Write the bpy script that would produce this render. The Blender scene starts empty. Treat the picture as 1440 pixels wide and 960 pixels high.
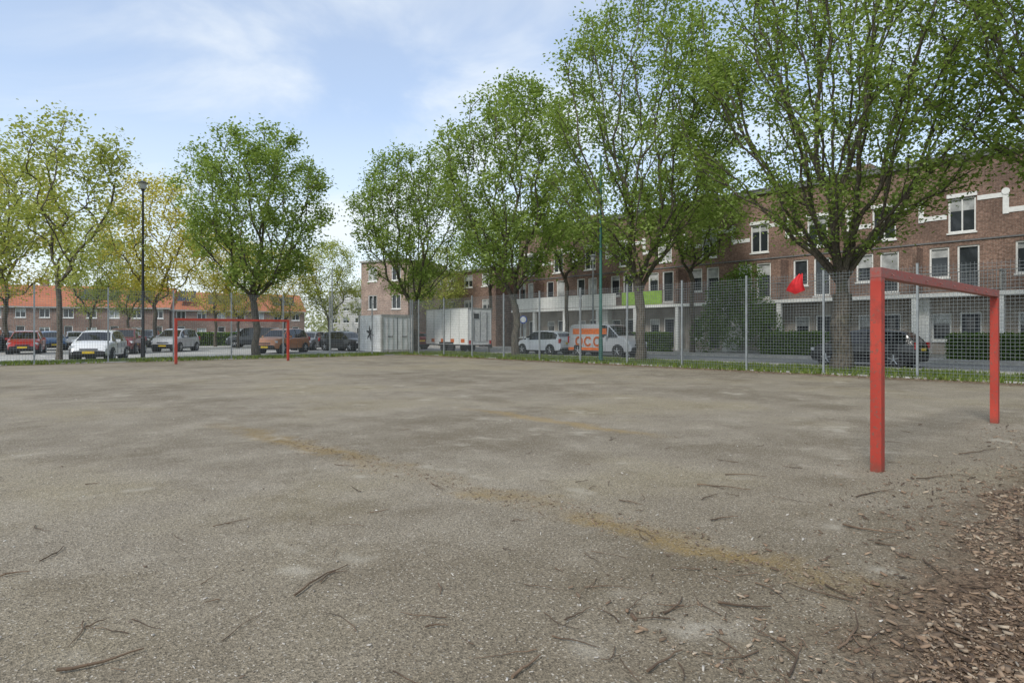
import bpy, math, random
import numpy as np
from mathutils import Vector, noise as mnoise
random.seed(7); rng=np.random.default_rng(7)
scene=bpy.context.scene
CA,SA=0.7478,0.6639
F=875.0; CH=1.36
def P(px,D):
    t=(px-720)/F
    return (D*(CA*t+SA), D*(CA-SA*t))
# ------------------------------------------------------------------ materials
class NT:
    def __init__(s,name):
        s.m=bpy.data.materials.new(name); s.m.use_nodes=True
        s.t=s.m.node_tree; s.b=s.t.nodes['Principled BSDF']; s.out=s.t.nodes['Material Output']
    def n(s,typ,**kw):
        x=s.t.nodes.new(typ)
        for k,v in kw.items(): setattr(x,k,v)
        return x
    def l(s,a,b): s.t.links.new(a,b)
    def setin(s,node,i,v):
        if isinstance(v,bpy.types.NodeSocket): s.l(v,node.inputs[i])
        else: node.inputs[i].default_value=v
    def M(s,op,a,b=0.0,c=None,clamp=False):
        x=s.n('ShaderNodeMath',operation=op); x.use_clamp=clamp
        s.setin(x,0,a); s.setin(x,1,b)
        if c is not None: s.setin(x,2,c)
        return x.outputs[0]
    def mix(s,f,a,b,bt='MIX'):
        x=s.n('ShaderNodeMix',data_type='RGBA',blend_type=bt)
        s.setin(x,0,f)
        for i,v in ((6,a),(7,b)):
            if isinstance(v,(tuple,list)): v=(*v[:3],1)
            s.setin(x,i,v)
        return x.outputs[2]
    def noise(s,vec,scale,detail=4,rough=.55):
        x=s.n('ShaderNodeTexNoise'); s.l(vec,x.inputs['Vector'])
        x.inputs['Scale'].default_value=scale; x.inputs['Detail'].default_value=detail; x.inputs['Roughness'].default_value=rough
        return x.outputs[0]
    def ramp(s,f,lo,hi,a=0.0,b=1.0,smooth=True):
        x=s.n('ShaderNodeMapRange'); x.interpolation_type='SMOOTHSTEP' if smooth else 'LINEAR'
        s.setin(x,0,f); s.setin(x,1,lo); s.setin(x,2,hi); s.setin(x,3,a); s.setin(x,4,b)
        return x.outputs[0]
    def obj(s): return s.n('ShaderNodeTexCoord').outputs['Object']
    def scale(s,c,f):
        x=s.n('ShaderNodeVectorMath',operation='SCALE'); s.l(c,x.inputs[0]); s.setin(x,3,f); return x.outputs[0]
    def bump(s,h,strength=.5,dist=.01):
        x=s.n('ShaderNodeBump'); x.inputs['Strength'].default_value=strength; x.inputs['Distance'].default_value=dist
        s.l(h,x.inputs['Height']); s.l(x.outputs[0],s.b.inputs['Normal'])
def simple(name,col,rough=.6,metal=0,var=.15,scale=6,coat=0):
    k=NT(name); o=k.obj(); nn=k.noise(o,scale,3)
    f=k.ramp(nn,.3,.7,0,1)
    c=k.mix(f,tuple(x*(1-var) for x in col),tuple(min(1,x*(1+var)) for x in col))
    k.l(c,k.b.inputs['Base Color']); k.b.inputs['Roughness'].default_value=rough; k.b.inputs['Metallic'].default_value=metal
    k.b.inputs['Coat Weight'].default_value=coat
    return k.m
def brick(name,c1,c2,mortar):
    k=NT(name); o=k.obj(); sp=k.n('ShaderNodeSeparateXYZ'); k.l(o,sp.inputs[0])
    a=k.M('ADD',sp.outputs[0],sp.outputs[1]); cb=k.n('ShaderNodeCombineXYZ'); k.l(a,cb.inputs[0]); k.l(sp.outputs[2],cb.inputs[1])
    br=k.n('ShaderNodeTexBrick'); k.l(cb.outputs[0],br.inputs['Vector'])
    br.inputs['Color1'].default_value=(*c1,1); br.inputs['Color2'].default_value=(*c2,1); br.inputs['Mortar'].default_value=(*mortar,1)
    br.inputs['Scale'].default_value=1; br.inputs['Mortar Size'].default_value=.006; br.inputs['Brick Width'].default_value=.22; br.inputs['Row Height'].default_value=.068
    n1=k.noise(o,.6,4); n2=k.noise(o,9,2)
    f=k.M('MULTIPLY',k.ramp(n1,.3,.7,.72,1.22),k.ramp(n2,.3,.7,.72,1.28))
    k.l(k.scale(br.outputs[0],f),k.b.inputs['Base Color']); k.b.inputs['Roughness'].default_value=.85
    return k.m
def leafmat(name,ca,cb,cc,tr_=.4):
    k=NT(name); at=k.n('ShaderNodeAttribute',attribute_name='var'); v=at.outputs['Fac']
    c=k.mix(k.ramp(v,.0,.5,smooth=False),ca,cb); c=k.mix(k.ramp(v,.5,1,smooth=False),c,cc)
    df=k.n('ShaderNodeBsdfDiffuse'); k.l(c,df.inputs[0])
    tr=k.n('ShaderNodeBsdfTranslucent'); c2=k.mix(1.0,c,(1.2,1.2,.6),'MULTIPLY'); k.l(c2,tr.inputs[0])
    ms=k.n('ShaderNodeMixShader'); ms.inputs[0].default_value=tr_
    k.l(df.outputs[0],ms.inputs[1]); k.l(tr.outputs[0],ms.inputs[2]); k.l(ms.outputs[0],k.out.inputs[0])
    k.t.nodes.remove(k.b)
    return k.m
def glassy(name,col,rough=.06):
    k=NT(name); k.b.inputs['Base Color'].default_value=(*col,1); k.b.inputs['Roughness'].default_value=rough
    k.b.inputs['Specular IOR Level'].default_value=.6
    return k.m
def varmat(name,cols,rough=.8):
    k=NT(name); at=k.n('ShaderNodeAttribute',attribute_name='var')
    r=k.n('ShaderNodeValToRGB'); k.l(at.outputs['Fac'],r.inputs[0])
    el=r.color_ramp.elements
    while len(el)<len(cols): el.new(.5)
    for i,c in enumerate(cols): el[i].position=i/(len(cols)-1); el[i].color=(*c,1)
    k.l(r.outputs[0],k.b.inputs['Base Color']); k.b.inputs['Roughness'].default_value=rough
    return k.m
def barkmat():
    k=NT('bark'); o=k.obj(); mp=k.n('ShaderNodeMapping'); k.l(o,mp.inputs[0]); mp.inputs['Scale'].default_value=(1,1,.22)
    n=k.noise(mp.outputs[0],22,4,.65); n2=k.noise(o,1.2,2)
    c=k.mix(k.ramp(n,.35,.65),(.045,.037,.027),(.145,.12,.088)); c=k.mix(k.ramp(n2,.5,.75,0,.6),c,(.105,.11,.048))
    k.l(c,k.b.inputs['Base Color']); k.b.inputs['Roughness'].default_value=.9; k.bump(n,.8,.03)
    return k.m
BARK=barkmat()
LEAF_G=leafmat('linden_leaves',(.15,.215,.055),(.24,.325,.09),(.36,.45,.15))
LEAF_Y=leafmat('yellow_leaves',(.38,.35,.08),(.52,.47,.11),(.66,.60,.20))
LEAF_S=leafmat('young_leaves',(.25,.30,.08),(.36,.40,.12),(.47,.49,.18))
LEAF_D=leafmat('hedge_leaves',(.06,.115,.022),(.11,.19,.035),(.18,.28,.06),.25)
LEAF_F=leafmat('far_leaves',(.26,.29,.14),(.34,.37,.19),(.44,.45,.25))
GRASS_L=leafmat('grass_blades',(.11,.16,.035),(.16,.22,.05),(.27,.29,.10),.3)
WHITE=simple('white_paint',(.78,.78,.75),.5,var=.07)
CONC=simple('pale_concrete',(.36,.35,.32),.85,var=.2)
DARK=simple('dark_trim',(.03,.03,.032),.5)
GLASS=glassy('window_glass',(.03,.035,.04))
CURT=simple('curtained_window',(.42,.43,.42),.25,var=.3,scale=2)
STEEL=simple('galvanised_steel',(.26,.28,.28),.5,.2,var=.12)
WIRE=simple('fence_wire',(.20,.22,.22),.5,.2,var=.1)
# ------------------------------------------------------------------ mesh builder
class MB:
    def __init__(s): s.v=[];s.f=[];s.m=[];s.sm=[]
    def add(s,vs,fs,mat=0,smooth=False):
        o=len(s.v); s.v+= [tuple(p) for p in vs]
        for f in fs: s.f.append(tuple(i+o for i in f)); s.m.append(mat); s.sm.append(smooth)
    def box(s,c,sz,mat=0,rz=0.0):
        hx,hy,hz=sz[0]/2,sz[1]/2,sz[2]/2; co,si=math.cos(rz),math.sin(rz); vs=[]
        for z in (-hz,hz):
            for x,y in ((-hx,-hy),(hx,-hy),(hx,hy),(-hx,hy)): vs.append((c[0]+x*co-y*si,c[1]+x*si+y*co,c[2]+z))
        s.add(vs,[(3,2,1,0),(4,5,6,7),(0,1,5,4),(1,2,6,5),(2,3,7,6),(3,0,4,7)],mat)
    def b2(s,x0,x1,y0,y1,z0,z1,mat=0): s.box(((x0+x1)/2,(y0+y1)/2,(z0+z1)/2),(x1-x0,y1-y0,z1-z0),mat)
    def cyl(s,p,q,r1,r2=None,n=10,mat=0,smooth=True,caps=True):
        r2=r1 if r2 is None else r2
        p,q=Vector(p),Vector(q); d=(q-p).normalized(); a=d.orthogonal().normalized(); b=d.cross(a)
        vs=[]
        for c,r in ((p,r1),(q,r2)):
            for i in range(n):
                t=2*math.pi*i/n; vs.append(c+a*(r*math.cos(t))+b*(r*math.sin(t)))
        s.add(vs,[(i,(i+1)%n,n+(i+1)%n,n+i) for i in range(n)],mat,smooth)
        if caps: s.add(vs,[tuple(range(n-1,-1,-1)),tuple(range(n,2*n))],mat)
    def make(s,name,mats,parent=None,loc=(0,0,0),rz=0,bevel=0):
        me=bpy.data.meshes.new(name); me.from_pydata(s.v,[],s.f)
        for m in mats: me.materials.append(m)
        me.polygons.foreach_set('material_index',s.m); me.polygons.foreach_set('use_smooth',s.sm); me.update()
        o=bpy.data.objects.new(name,me); scene.collection.objects.link(o); o.location=loc; o.rotation_euler=(0,0,rz)
        if parent: o.parent=parent
        if bevel:
            b=o.modifiers.new('bevel','BEVEL'); b.width=bevel; b.segments=2; b.limit_method='ANGLE'
        return o
def empty(name,loc=(0,0,0),rz=0):
    o=bpy.data.objects.new(name,None); scene.collection.objects.link(o); o.location=loc; o.rotation_euler=(0,0,rz); return o
def npmesh(name,V,Fq,mats,matidx=None,var=None,smooth=None):
    me=bpy.data.meshes.new(name); nf=len(Fq); k=Fq.shape[1]
    me.vertices.add(len(V)); me.vertices.foreach_set('co',V.astype(np.float32).ravel())
    me.loops.add(nf*k); me.loops.foreach_set('vertex_index',Fq.astype(np.int32).ravel())
    me.polygons.add(nf); me.polygons.foreach_set('loop_start',np.arange(0,nf*k,k,dtype=np.int32))
    for m in mats: me.materials.append(m)
    if matidx is not None: me.polygons.foreach_set('material_index',matidx.astype(np.int32))
    if smooth is not None: me.polygons.foreach_set('use_smooth',smooth)
    me.update(calc_edges=True); me.validate()
    if var is not None:
        a=me.attributes.new('var','FLOAT','FACE'); a.data.foreach_set('value',var.astype(np.float32))
    return me
def link(name,me,loc=(0,0,0),rz=0,sc=(1,1,1),parent=None):
    o=bpy.data.objects.new(name,me); scene.collection.objects.link(o); o.location=loc; o.rotation_euler=(0,0,rz); o.scale=sc
    if parent: o.parent=parent
    return o
def leaves(C,size,g,up=.5,ratio=.62):
    n=len(C); N=g.normal(size=(n,3)); N/=np.linalg.norm(N,axis=1)[:,None]; N[:,2]=np.abs(N[:,2])+up; N/=np.linalg.norm(N,axis=1)[:,None]
    A=g.normal(size=(n,3)); A=np.cross(A,N); A/=np.linalg.norm(A,axis=1)[:,None]; B=np.cross(N,A)
    s=(size*g.uniform(.6,1.35,n))[:,None]
    V=np.stack([C-A*s*.5, C+B*s*.5*ratio+N*s*.08, C+A*s*.5, C-B*s*.5*ratio+N*s*.08],1).reshape(-1,3)
    return V,np.arange(n*4).reshape(-1,4)
# ------------------------------------------------------------------ trees
def gen_tree(name,seed,H,z0,R,nattr,nleaf,lsize,fork=2.8,leaf=LEAF_G,smax=.42,sig=.36,tip=.015,gap=-.22,shell=.4,bf=.45,trunk_scale=1.0,lean=0,vee=1.0):
    g=np.random.default_rng(seed); off=Vector((seed*3.1,seed*1.7,0))
    pts=[]
    while len(pts)<nattr:
        s=g.uniform(0.0,1); th=g.uniform(0,2*math.pi)
        if s<smax: r=math.sin(math.pi/2*s/smax)**vee
        else: r=math.sqrt(max(0,1-((s-smax)/(1-smax))**2))**1.0
        if g.uniform()>r*1.0: continue
        lump=1+.24*mnoise.noise(Vector((math.cos(th)*1.6,math.sin(th)*1.6,s*4))+off)
        rr=R*r*lump*g.uniform()**shell
        z=z0+(H-z0)*s*(1+.05*mnoise.noise(Vector((math.cos(th),math.sin(th),0))+off))
        p=(rr*math.cos(th)+lean*(z/H),rr*math.sin(th),z)
        if mnoise.noise(Vector(p)*.45+off)<gap: continue
        pts.append(p)
    pts=np.array(pts)
    pos=[np.array([0,0,0.0])]; par=[-1]; path=[1e3]
    nt=5
    for i in range(1,nt+1):
        z=fork*i/nt; pos.append(np.array([.06*math.sin(i*1.3+seed),.06*math.cos(i*1.9+seed),z])); par.append(i-1); path.append(1e3 if i<nt-1 else 0.0)
    fk=pos[-1]
    order=np.argsort(np.linalg.norm(pts-fk,axis=1)); tips=[]
    for idx in order:
        p=pts[idx]; A=np.array(pos); pl=np.array(path)
        d=np.linalg.norm(A-p,axis=1); drop=np.maximum(0,A[:,2]-p[2])
        j=int(np.argmin(d+bf*pl+drop*.8))
        L=d[j]; a=A[j]
        pd=(a-A[par[j]]) if par[j]>=0 else np.array([0,0,1.]); pd=pd/(np.linalg.norm(pd)+1e-6)
        pd=pd*.6+np.array([0,0,.5])
        c=a+pd*L*.32
        ns=max(2,int(L/.55)); prev=j; pp=path[j]
        for q in range(1,ns+1):
            t=q/ns; x=(1-t)**2*a+2*t*(1-t)*c+t*t*p
            if q<ns: x=x+g.normal(size=3)*.035
            pp+=np.linalg.norm(x-pos[prev]); pos.append(x); par.append(prev); path.append(pp); prev=len(pos)-1
        tips.append(prev)
    n=len(pos); pos=np.array(pos); par=np.array(par); r2=np.zeros(n)
    haskid=np.zeros(n,bool); haskid[par[1:]]=True; r2[~haskid]=tip**2
    for i in range(n-1,0,-1): r2[par[i]]+=r2[i]
    rad=np.sqrt(r2)
    rad=np.minimum(rad,rad[nt])
    rad[:nt+1]*=trunk_scale; rad[0]*=1.4; rad[1]*=1.08
    ii=np.arange(1,n); a=pos[par[ii]]; b=pos[ii]; ra=np.minimum(rad[par[ii]],rad[ii]*1.25+.01); rb=rad[ii]; ra[:nt]=rad[:nt]
    d=b-a; L=np.linalg.norm(d,axis=1)[:,None]+1e-6; d/=L
    ref=np.where(np.abs(d[:,2:3])>.9,np.array([[1.,0,0]]),np.array([[0,0,1.]])); u=np.cross(d,ref); u/=np.linalg.norm(u,axis=1)[:,None]; w=np.cross(d,u)
    K=6; th=np.arange(K)*2*math.pi/K; cs=np.cos(th)[None,:,None]; sn=np.sin(th)[None,:,None]
    ring=lambda c,r:(c[:,None,:]+(u[:,None,:]*cs+w[:,None,:]*sn)*r[:,None,None])
    V=np.concatenate([ring(a-d*ra[:,None]*.25,ra),ring(b+d*rb[:,None]*.25,rb)],1).reshape(-1,3)
    base=(np.arange(n-1)*2*K)[:,None]; k=np.arange(K)[None,:]; k2=(k+1)%K
    Fq=np.stack([base+k,base+k2,base+K+k2,base+K+k],2).reshape(-1,4)
    cand=np.where((rad<tip*2.2)&(np.arange(n)>nt)&(pos[:,2]>z0+.8))[0]
    cen=np.concatenate([pos[tips],pos[tips],pos[tips],pos[cand]]); cv=g.uniform(0,1,len(cen))*.6+.25*np.array([mnoise.noise(Vector(p)*.8+off) for p in cen])
    pick=g.integers(0,len(cen),nleaf)
    C=cen[pick]+g.normal(size=(nleaf,3))*np.array([sig,sig,sig*.75])*g.uniform(.5,1.2,(nleaf,1))
    LV,LF=leaves(C,lsize,g,.4)
    lv=np.clip(cv[pick]+g.uniform(0,.45,nleaf),0,1)
    allV=np.concatenate([V,LV]); allF=np.concatenate([Fq,LF+len(V)])
    mi=np.concatenate([np.zeros(len(Fq)),np.ones(len(LF))]); var=np.concatenate([np.zeros(len(Fq)),lv])
    sm=np.concatenate([np.ones(len(Fq),bool),np.zeros(len(LF),bool)])
    return npmesh(name,allV,allF,[BARK,leaf],mi,var,sm)
TA=gen_tree('linden_a',1,17.2,3.6,6.1,560,50000,.145,fork=2.7,tip=.0165,gap=-.17,smax=.45,vee=1.0,bf=.85,trunk_scale=1.05)
TB=gen_tree('linden_b',2,17.6,3.8,4.9,440,35000,.16,fork=2.8,gap=-.17,smax=.45,vee=.9,bf=.8)
TC=gen_tree('linden_c',3,15.4,3.6,4.6,360,26000,.185,fork=2.8,smax=.5,vee=.8,bf=.75,gap=-.18)
TC2=gen_tree('linden_f',13,15.0,3.6,4.5,350,25000,.185,fork=2.8,smax=.48,vee=.8,bf=.75,gap=-.18)
TD=gen_tree('linden_d',4,13.9,3.8,4.6,360,26000,.19,fork=2.6,smax=.5,gap=-.3,vee=.6,bf=.7)
TE=gen_tree('linden_e',9,13.0,5.6,3.3,220,10000,.20,fork=4.6,smax=.4,gap=-.2,vee=.8,tip=.013)
TS=gen_tree('young_tree',5,11.8,3.6,2.9,150,6500,.18,fork=3.8,leaf=LEAF_S,smax=.45,sig=.4,tip=.013,gap=-.1,lean=.8)
TY=gen_tree('yellow_tree',6,14.6,3.2,4.4,230,11000,.22,fork=3.0,leaf=LEAF_Y,smax=.5,sig=.55,gap=-.1)
TG=gen_tree('sparse_tree',8,13.5,3.2,4.2,230,10000,.23,fork=3.0,leaf=LEAF_S,smax=.5,sig=.5,gap=-.15)
def tree(name,me,u,v,rz=0,s=1.0,sz=None):
    return link(name,me,(u,v,0),rz,(s,s,sz or s))
tree('linden_tree',TA,24,8.98,.4)
tree('linden_tree',TA,24.2,.6,2.6,1.05)
tree('linden_tree',TB,24,17.9,1.0)
tree('linden_tree',TC,24,26.7,.2,1.0,1.04)
tree('linden_tree',TC2,24,37.3,2.9,1.0,.98)
tree('linden_tree',TD,*P(360,38.2),.5,1.0)
tree('linden_tree',TE,35.2,22.2,3.5,1.0)
tree('linden_tree',TE,34.5,32.6,4.2,1.05)
tree('linden_tree',TE,33.5,40.5,5.2,.95)
tree('linden_tree',TE,34.5,1.5,1.3,1.0)
tree('young_tree',TS,*P(83,29.9),math.radians(-41),1.0)
tree('yellow_tree',TY,*P(8,45),.3,.98)
tree('yellow_tree',TY,*P(218,50),1.8,1.0)
tree('yellow_tree',TY,*P(303,62),3.1,.85)
tree('yellow_tree',TY,*P(335,56),4.4,.7)
tree('yellow_tree',TY,*P(400,66),5.4,.75)
tree('sparse_tree',TG,*P(126,62),.9,.9)
tree('sparse_tree',TG,*P(180,70),2.2,.9)
tree('sparse_tree',TG,*P(463,68),3.3,.85)
tree('sparse_tree',TG,*P(-30,38),4.0,1.0)
tree('sparse_tree',TG,*P(618,60),1.5,.72)
tree('sparse_tree',TG,*P(520,75),2.5,.6)
def blobfield(name,cents,rads,nl,size,mat,seed):
    g=np.random.default_rng(seed); C=np.array(cents); Rr=np.array(rads)
    k=g.integers(0,len(C),nl); d=g.normal(size=(nl,3)); d/=np.linalg.norm(d,axis=1)[:,None]; rr=g.uniform(.55,1.05,(nl,1))
    pts=C[k]+d*Rr[k]*rr; pts[:,2]=np.maximum(pts[:,2],.1)
    V,Fq=leaves(pts,size,g,.3); base=g.uniform(0,.6,len(C))
    return npmesh(name,V,Fq,[mat],None,np.clip(base[k]+g.uniform(0,.4,nl),0,1))
cs=[];rs=[]
for i in range(150):
    px=random.uniform(-250,740); D=random.uniform(112,150); u,v=P(px,D); h=random.uniform(2,7.5)
    cs.append((u,v,h*.75)); rs.append((random.uniform(3,5),random.uniform(3,5),h*.45+1.2))
link('distant_trees',blobfield('distant_trees',cs,rs,36000,.6,LEAF_F,11))
# ------------------------------------------------------------------ hedges
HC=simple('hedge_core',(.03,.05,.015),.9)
def hedge(name,u0,u1,v0,v1,h,n=9000,size=.09,mat=LEAF_D,seed=1,lump=.06):
    g=np.random.default_rng(seed)
    p=np.stack([g.uniform(u0,u1,n),g.uniform(v0,v1,n),g.uniform(0,h,n)],1)
    side=g.choice(4,n,p=[.35,.35,.15,.15]); p[side==0,0]=u0; p[side==1,2]=h; p[side==2,1]=v0; p[side==3,1]=v1
    p+=g.normal(size=(n,3))*lump
    p[:,2]=np.abs(p[:,2])
    V,Fq=leaves(p,size,g,.2)
    e=empty(name)
    link('leaves',npmesh('hedge_leaves',V,Fq,[mat],None,g.uniform(0,1,n)),parent=e)
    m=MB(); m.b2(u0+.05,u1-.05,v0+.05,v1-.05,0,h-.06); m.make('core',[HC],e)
hedge('hedge',34.9,35.6,3.0,8.3,1.25,9000,seed=1)
hedge('hedge',34.9,35.6,-6,1.6,1.25,7000,seed=2)
hedge('hedge',34.9,35.6,9.8,12.6,1.15,5000,seed=3)
hedge('hedge',34.9,35.6,14.0,17.5,1.35,6000,seed=4)
hedge('hedge',34.9,35.6,24,31,1.3,9000,.12,seed=5)
hx,hv=P(290,66); hedge('hedge',hx-5,hx+4,hv,hv+1,1.3,5000,.2,seed=6)
hx,hv=P(225,62); hedge('hedge',hx-3,hx+1.5,hv,hv+1,1.0,3000,.2,mat=LEAF_S,seed=7)
cs=[(35.3,19.3,1.6),(35.5,18.2,2.6),(35.6,20.5,2.4),(35.4,19.4,3.8),(35.5,17.6,1.5),(35.4,21.2,1.4),(35.7,18.8,4.4),(35.5,20.2,3.4)]
link('large_shrub',blobfield('large_shrub',cs,[(1.1,1.2,1.3)]*8,16000,.13,LEAF_D,12))
# ------------------------------------------------------------------ ground
def pitchmat():
    k=NT('pitch_asphalt'); o=k.obj(); sp=k.n('ShaderNodeSeparateXYZ'); k.l(o,sp.inputs[0]); x,y=sp.outputs[0],sp.outputs[1]
    big=k.noise(o,.22,4,.6); mid=k.noise(o,1.3,4,.65); fine=k.noise(o,60,3,.75)
    c=k.mix(k.ramp(big,.34,.66),(.215,.182,.132),(.335,.292,.225))
    c=k.mix(k.ramp(mid,.42,.72,0,.55),c,(.39,.345,.27))
    m2=k.noise(o,.7,4,.7); c=k.mix(k.ramp(m2,.47,.68,0,.55),c,(.155,.125,.082))
    c=k.mix(k.ramp(big,.48,.64,0,.4),c,(.25,.205,.105))
    # the surface colour turns darker and browner towards its near end
    c=k.mix(k.ramp(k.M('ADD',k.M('MULTIPLY',x,.25),y),2.0,6.0,.45,0),c,(.16,.125,.075))
    vo=k.n('ShaderNodeTexVoronoi'); k.l(o,vo.inputs['Vector']); vo.inputs['Scale'].default_value=125
    vs=k.n('ShaderNodeSeparateColor'); k.l(vo.outputs['Color'],vs.inputs[0])
    g=k.ramp(vs.outputs[0],0,1,.66,1.28,False); f2=k.ramp(fine,.3,.7,.66,1.34,False)
    c=k.scale(c,k.M('MULTIPLY',g,f2))
    c=k.mix(k.ramp(vs.outputs[1],.95,.98,0,.6),c,(.62,.57,.48))
    c=k.mix(k.ramp(vs.outputs[2],.84,.92,0,.55),c,(.06,.05,.036))
    wob=k.M('ADD',k.M('MULTIPLY',k.M('SUBTRACT',mid,.5),1.0),k.M('MULTIPLY',k.M('SUBTRACT',k.noise(o,9,3,.7),.5),.45))
    l1=k.M('ADD',3.0,k.M('MULTIPLY',k.M('SUBTRACT',8.6,y),.085))
    d1=k.M('ABSOLUTE',k.M('ADD',k.M('SUBTRACT',x,l1),wob))
    s1=k.M('MULTIPLY',k.ramp(d1,.0,.32,1,0),k.M('MULTIPLY',k.ramp(y,.9,1.6),k.ramp(y,8.2,10.5,1,0)))
    pat=k.ramp(m2,.36,.60,.15,1)
    c=k.mix(k.M('MULTIPLY',k.M('MULTIPLY',s1,pat),k.ramp(fine,.35,.6,.25,.8)),c,(.29,.195,.065))
    crack=k.ramp(k.M('ABSOLUTE',k.M('ADD',k.M('SUBTRACT',x,l1),k.M('MULTIPLY',wob,.8))),.003,.014,.45,0)
    c=k.mix(k.M('MULTIPLY',k.M('MULTIPLY',crack,pat),k.ramp(y,9,10,1,0)),c,(.08,.055,.03))
    d2=k.M('ABSOLUTE',k.M('ADD',k.M('SUBTRACT',x,6.85),wob))
    s2=k.M('MULTIPLY',k.ramp(d2,.0,.26,1,0),k.M('MULTIPLY',k.ramp(y,4.5,5.6),k.ramp(y,7.8,9.5,1,0)))
    c=k.mix(k.M('MULTIPLY',s2,.5),c,(.34,.235,.09))
    sc3=k.ramp(k.noise(o,.9,3,.8),.58,.73,0,.55); c=k.mix(sc3,c,(.46,.42,.34))
    wb=k.M('MULTIPLY',k.M('SUBTRACT',k.noise(o,1.8,4,.7),.5),1.3)
    e=k.ramp(k.M('ADD',k.M('ADD',y,wb),k.ramp(x,2.0,3.2,.5,0)),.65,1.45,1,0)
    soil=k.mix(k.ramp(k.noise(o,22,4,.8),.38,.62),(.04,.025,.015),(.22,.15,.095))
    c=k.mix(e,c,soil)
    e2=k.M('MAXIMUM',k.ramp(k.M('ADD',x,wb),19.6,21.0),k.ramp(k.M('ADD',y,wb),32.2,33.3))
    c=k.mix(k.M('MULTIPLY',e2,.75),c,(.16,.12,.07))
    k.l(c,k.b.inputs['Base Color']); k.b.inputs['Roughness'].default_value=.9
    k.b.inputs['Specular IOR Level'].default_value=.2
    h=k.M('ADD',vo.outputs['Distance'],k.M('MULTIPLY',fine,1.5)); k.bump(h,.75,.007)
    return k.m
def groundmat(name,a,b,c3,s=1.0,rough=.9,grit=30):
    k=NT(name); o=k.obj(); c=k.mix(k.ramp(k.noise(o,.35*s,4,.6),.35,.65),a,b); c=k.mix(k.ramp(k.noise(o,3*s,4,.7),.45,.7,0,.6),c,c3)
    f=k.ramp(k.noise(o,grit,2,.7),.3,.7,.75,1.25,False)
    k.l(k.scale(c,f),k.b.inputs['Base Color']); k.b.inputs['Roughness'].default_value=rough; return k.m
def sheet(name,x0,x1,y0,y1,z,mat):
    m=MB(); m.add([(x0,y0,z),(x1,y0,z),(x1,y1,z),(x0,y1,z)],[(0,1,2,3)]); return m.make(name,[mat])
sheet('ground',-900,900,-900,900,-.03,groundmat('meadow',(.06,.085,.03),(.10,.12,.045),(.13,.12,.06)))
sheet('sports_pitch',-30,21.25,-14,33.45,0.0,pitchmat())
GR=groundmat('verge_grass',(.10,.14,.035),(.15,.19,.055),(.21,.18,.095),2)
sheet('grass_verge',21.4,25.3,-30,35.9,.012,GR); sheet('grass_verge',-40,21.4,33.6,35.9,.008,GR)
LOT=groundmat('parking_paving',(.36,.35,.33),(.45,.44,.41),(.29,.28,.26),1)
sheet('parking_lot',-70,25.3,36.05,75,.0,LOT)
ROAD=groundmat('street_asphalt',(.22,.22,.215),(.28,.275,.27),(.18,.18,.175),1)
sheet('street',25.45,32.9,-60,95,.0,ROAD)
PAV=groundmat('pavement_tiles',(.34,.33,.31),(.42,.40,.38),(.28,.27,.25),1)
sheet('pavement',33.05,38.0,-60,60,.11,PAV)
m=MB()
m.b2(21.26,21.38,-30,33.6,-.03,.05); m.b2(-30,21.26,33.46,33.58,-.03,.05)
m.b2(25.3,25.45,-60,35.9,-.03,.11); m.b2(32.9,33.05,-60,60,-.03,.115); m.b2(-60,25.3,35.9,36.05,-.03,.10)
m.make('kerb',[CONC])
m=MB()
for i in range(14):
    x=-12+i*2.6; m.b2(x,x+.1,44,49,.003,.006); m.b2(x,x+.1,37,41,.003,.006)
for i in range(20): m.b2(29.6,29.7,-20+i*5,-18+i*5,.003,.006)
m.make('painted_markings',[simple('road_paint',(.6,.6,.58),.7)])
def grass(name,regions,n,h,seed):
    g=np.random.default_rng(seed)
    ar=np.array([(r[1]-r[0])*(r[3]-r[2]) for r in regions]); k=g.choice(len(regions),n,p=ar/ar.sum()); R=np.array(regions)[k]
    x=g.uniform(R[:,0],R[:,1]); y=g.uniform(R[:,2],R[:,3])
    keep=np.array([mnoise.noise(Vector((a*.8,b*.8,3)))+.28>g.uniform(-.2,.5) for a,b in zip(x,y)]); x=x[keep];y=y[keep]; n=len(x)
    th=g.uniform(0,2*math.pi,n); hh=h*g.uniform(.4,1.4,n); w=g.uniform(.01,.035,n)
    dx=np.cos(th)*w;dy=np.sin(th)*w; lx=g.normal(size=n)*.05; ly=g.normal(size=n)*.05; z=np.full(n,.01)
    V=np.stack([np.stack([x-dx,y-dy,z],1),np.stack([x+dx,y+dy,z],1),np.stack([x+lx+dx*.2,y+ly+dy*.2,z+hh],1),np.stack([x+lx-dx*.2,y+ly-dy*.2,z+hh*.97],1)],1).reshape(-1,3)
    return link(name,npmesh(name,V,np.arange(n*4).reshape(-1,4),[GRASS_L],None,g.uniform(0,.9,n)))
grass('grass_tufts',[(21.42,25.2,-4,35.8),(-12,21.4,33.6,35.8),(20.9,21.3,2,33.3),(-12,21,33.1,33.5)],60000,.13,5)
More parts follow.
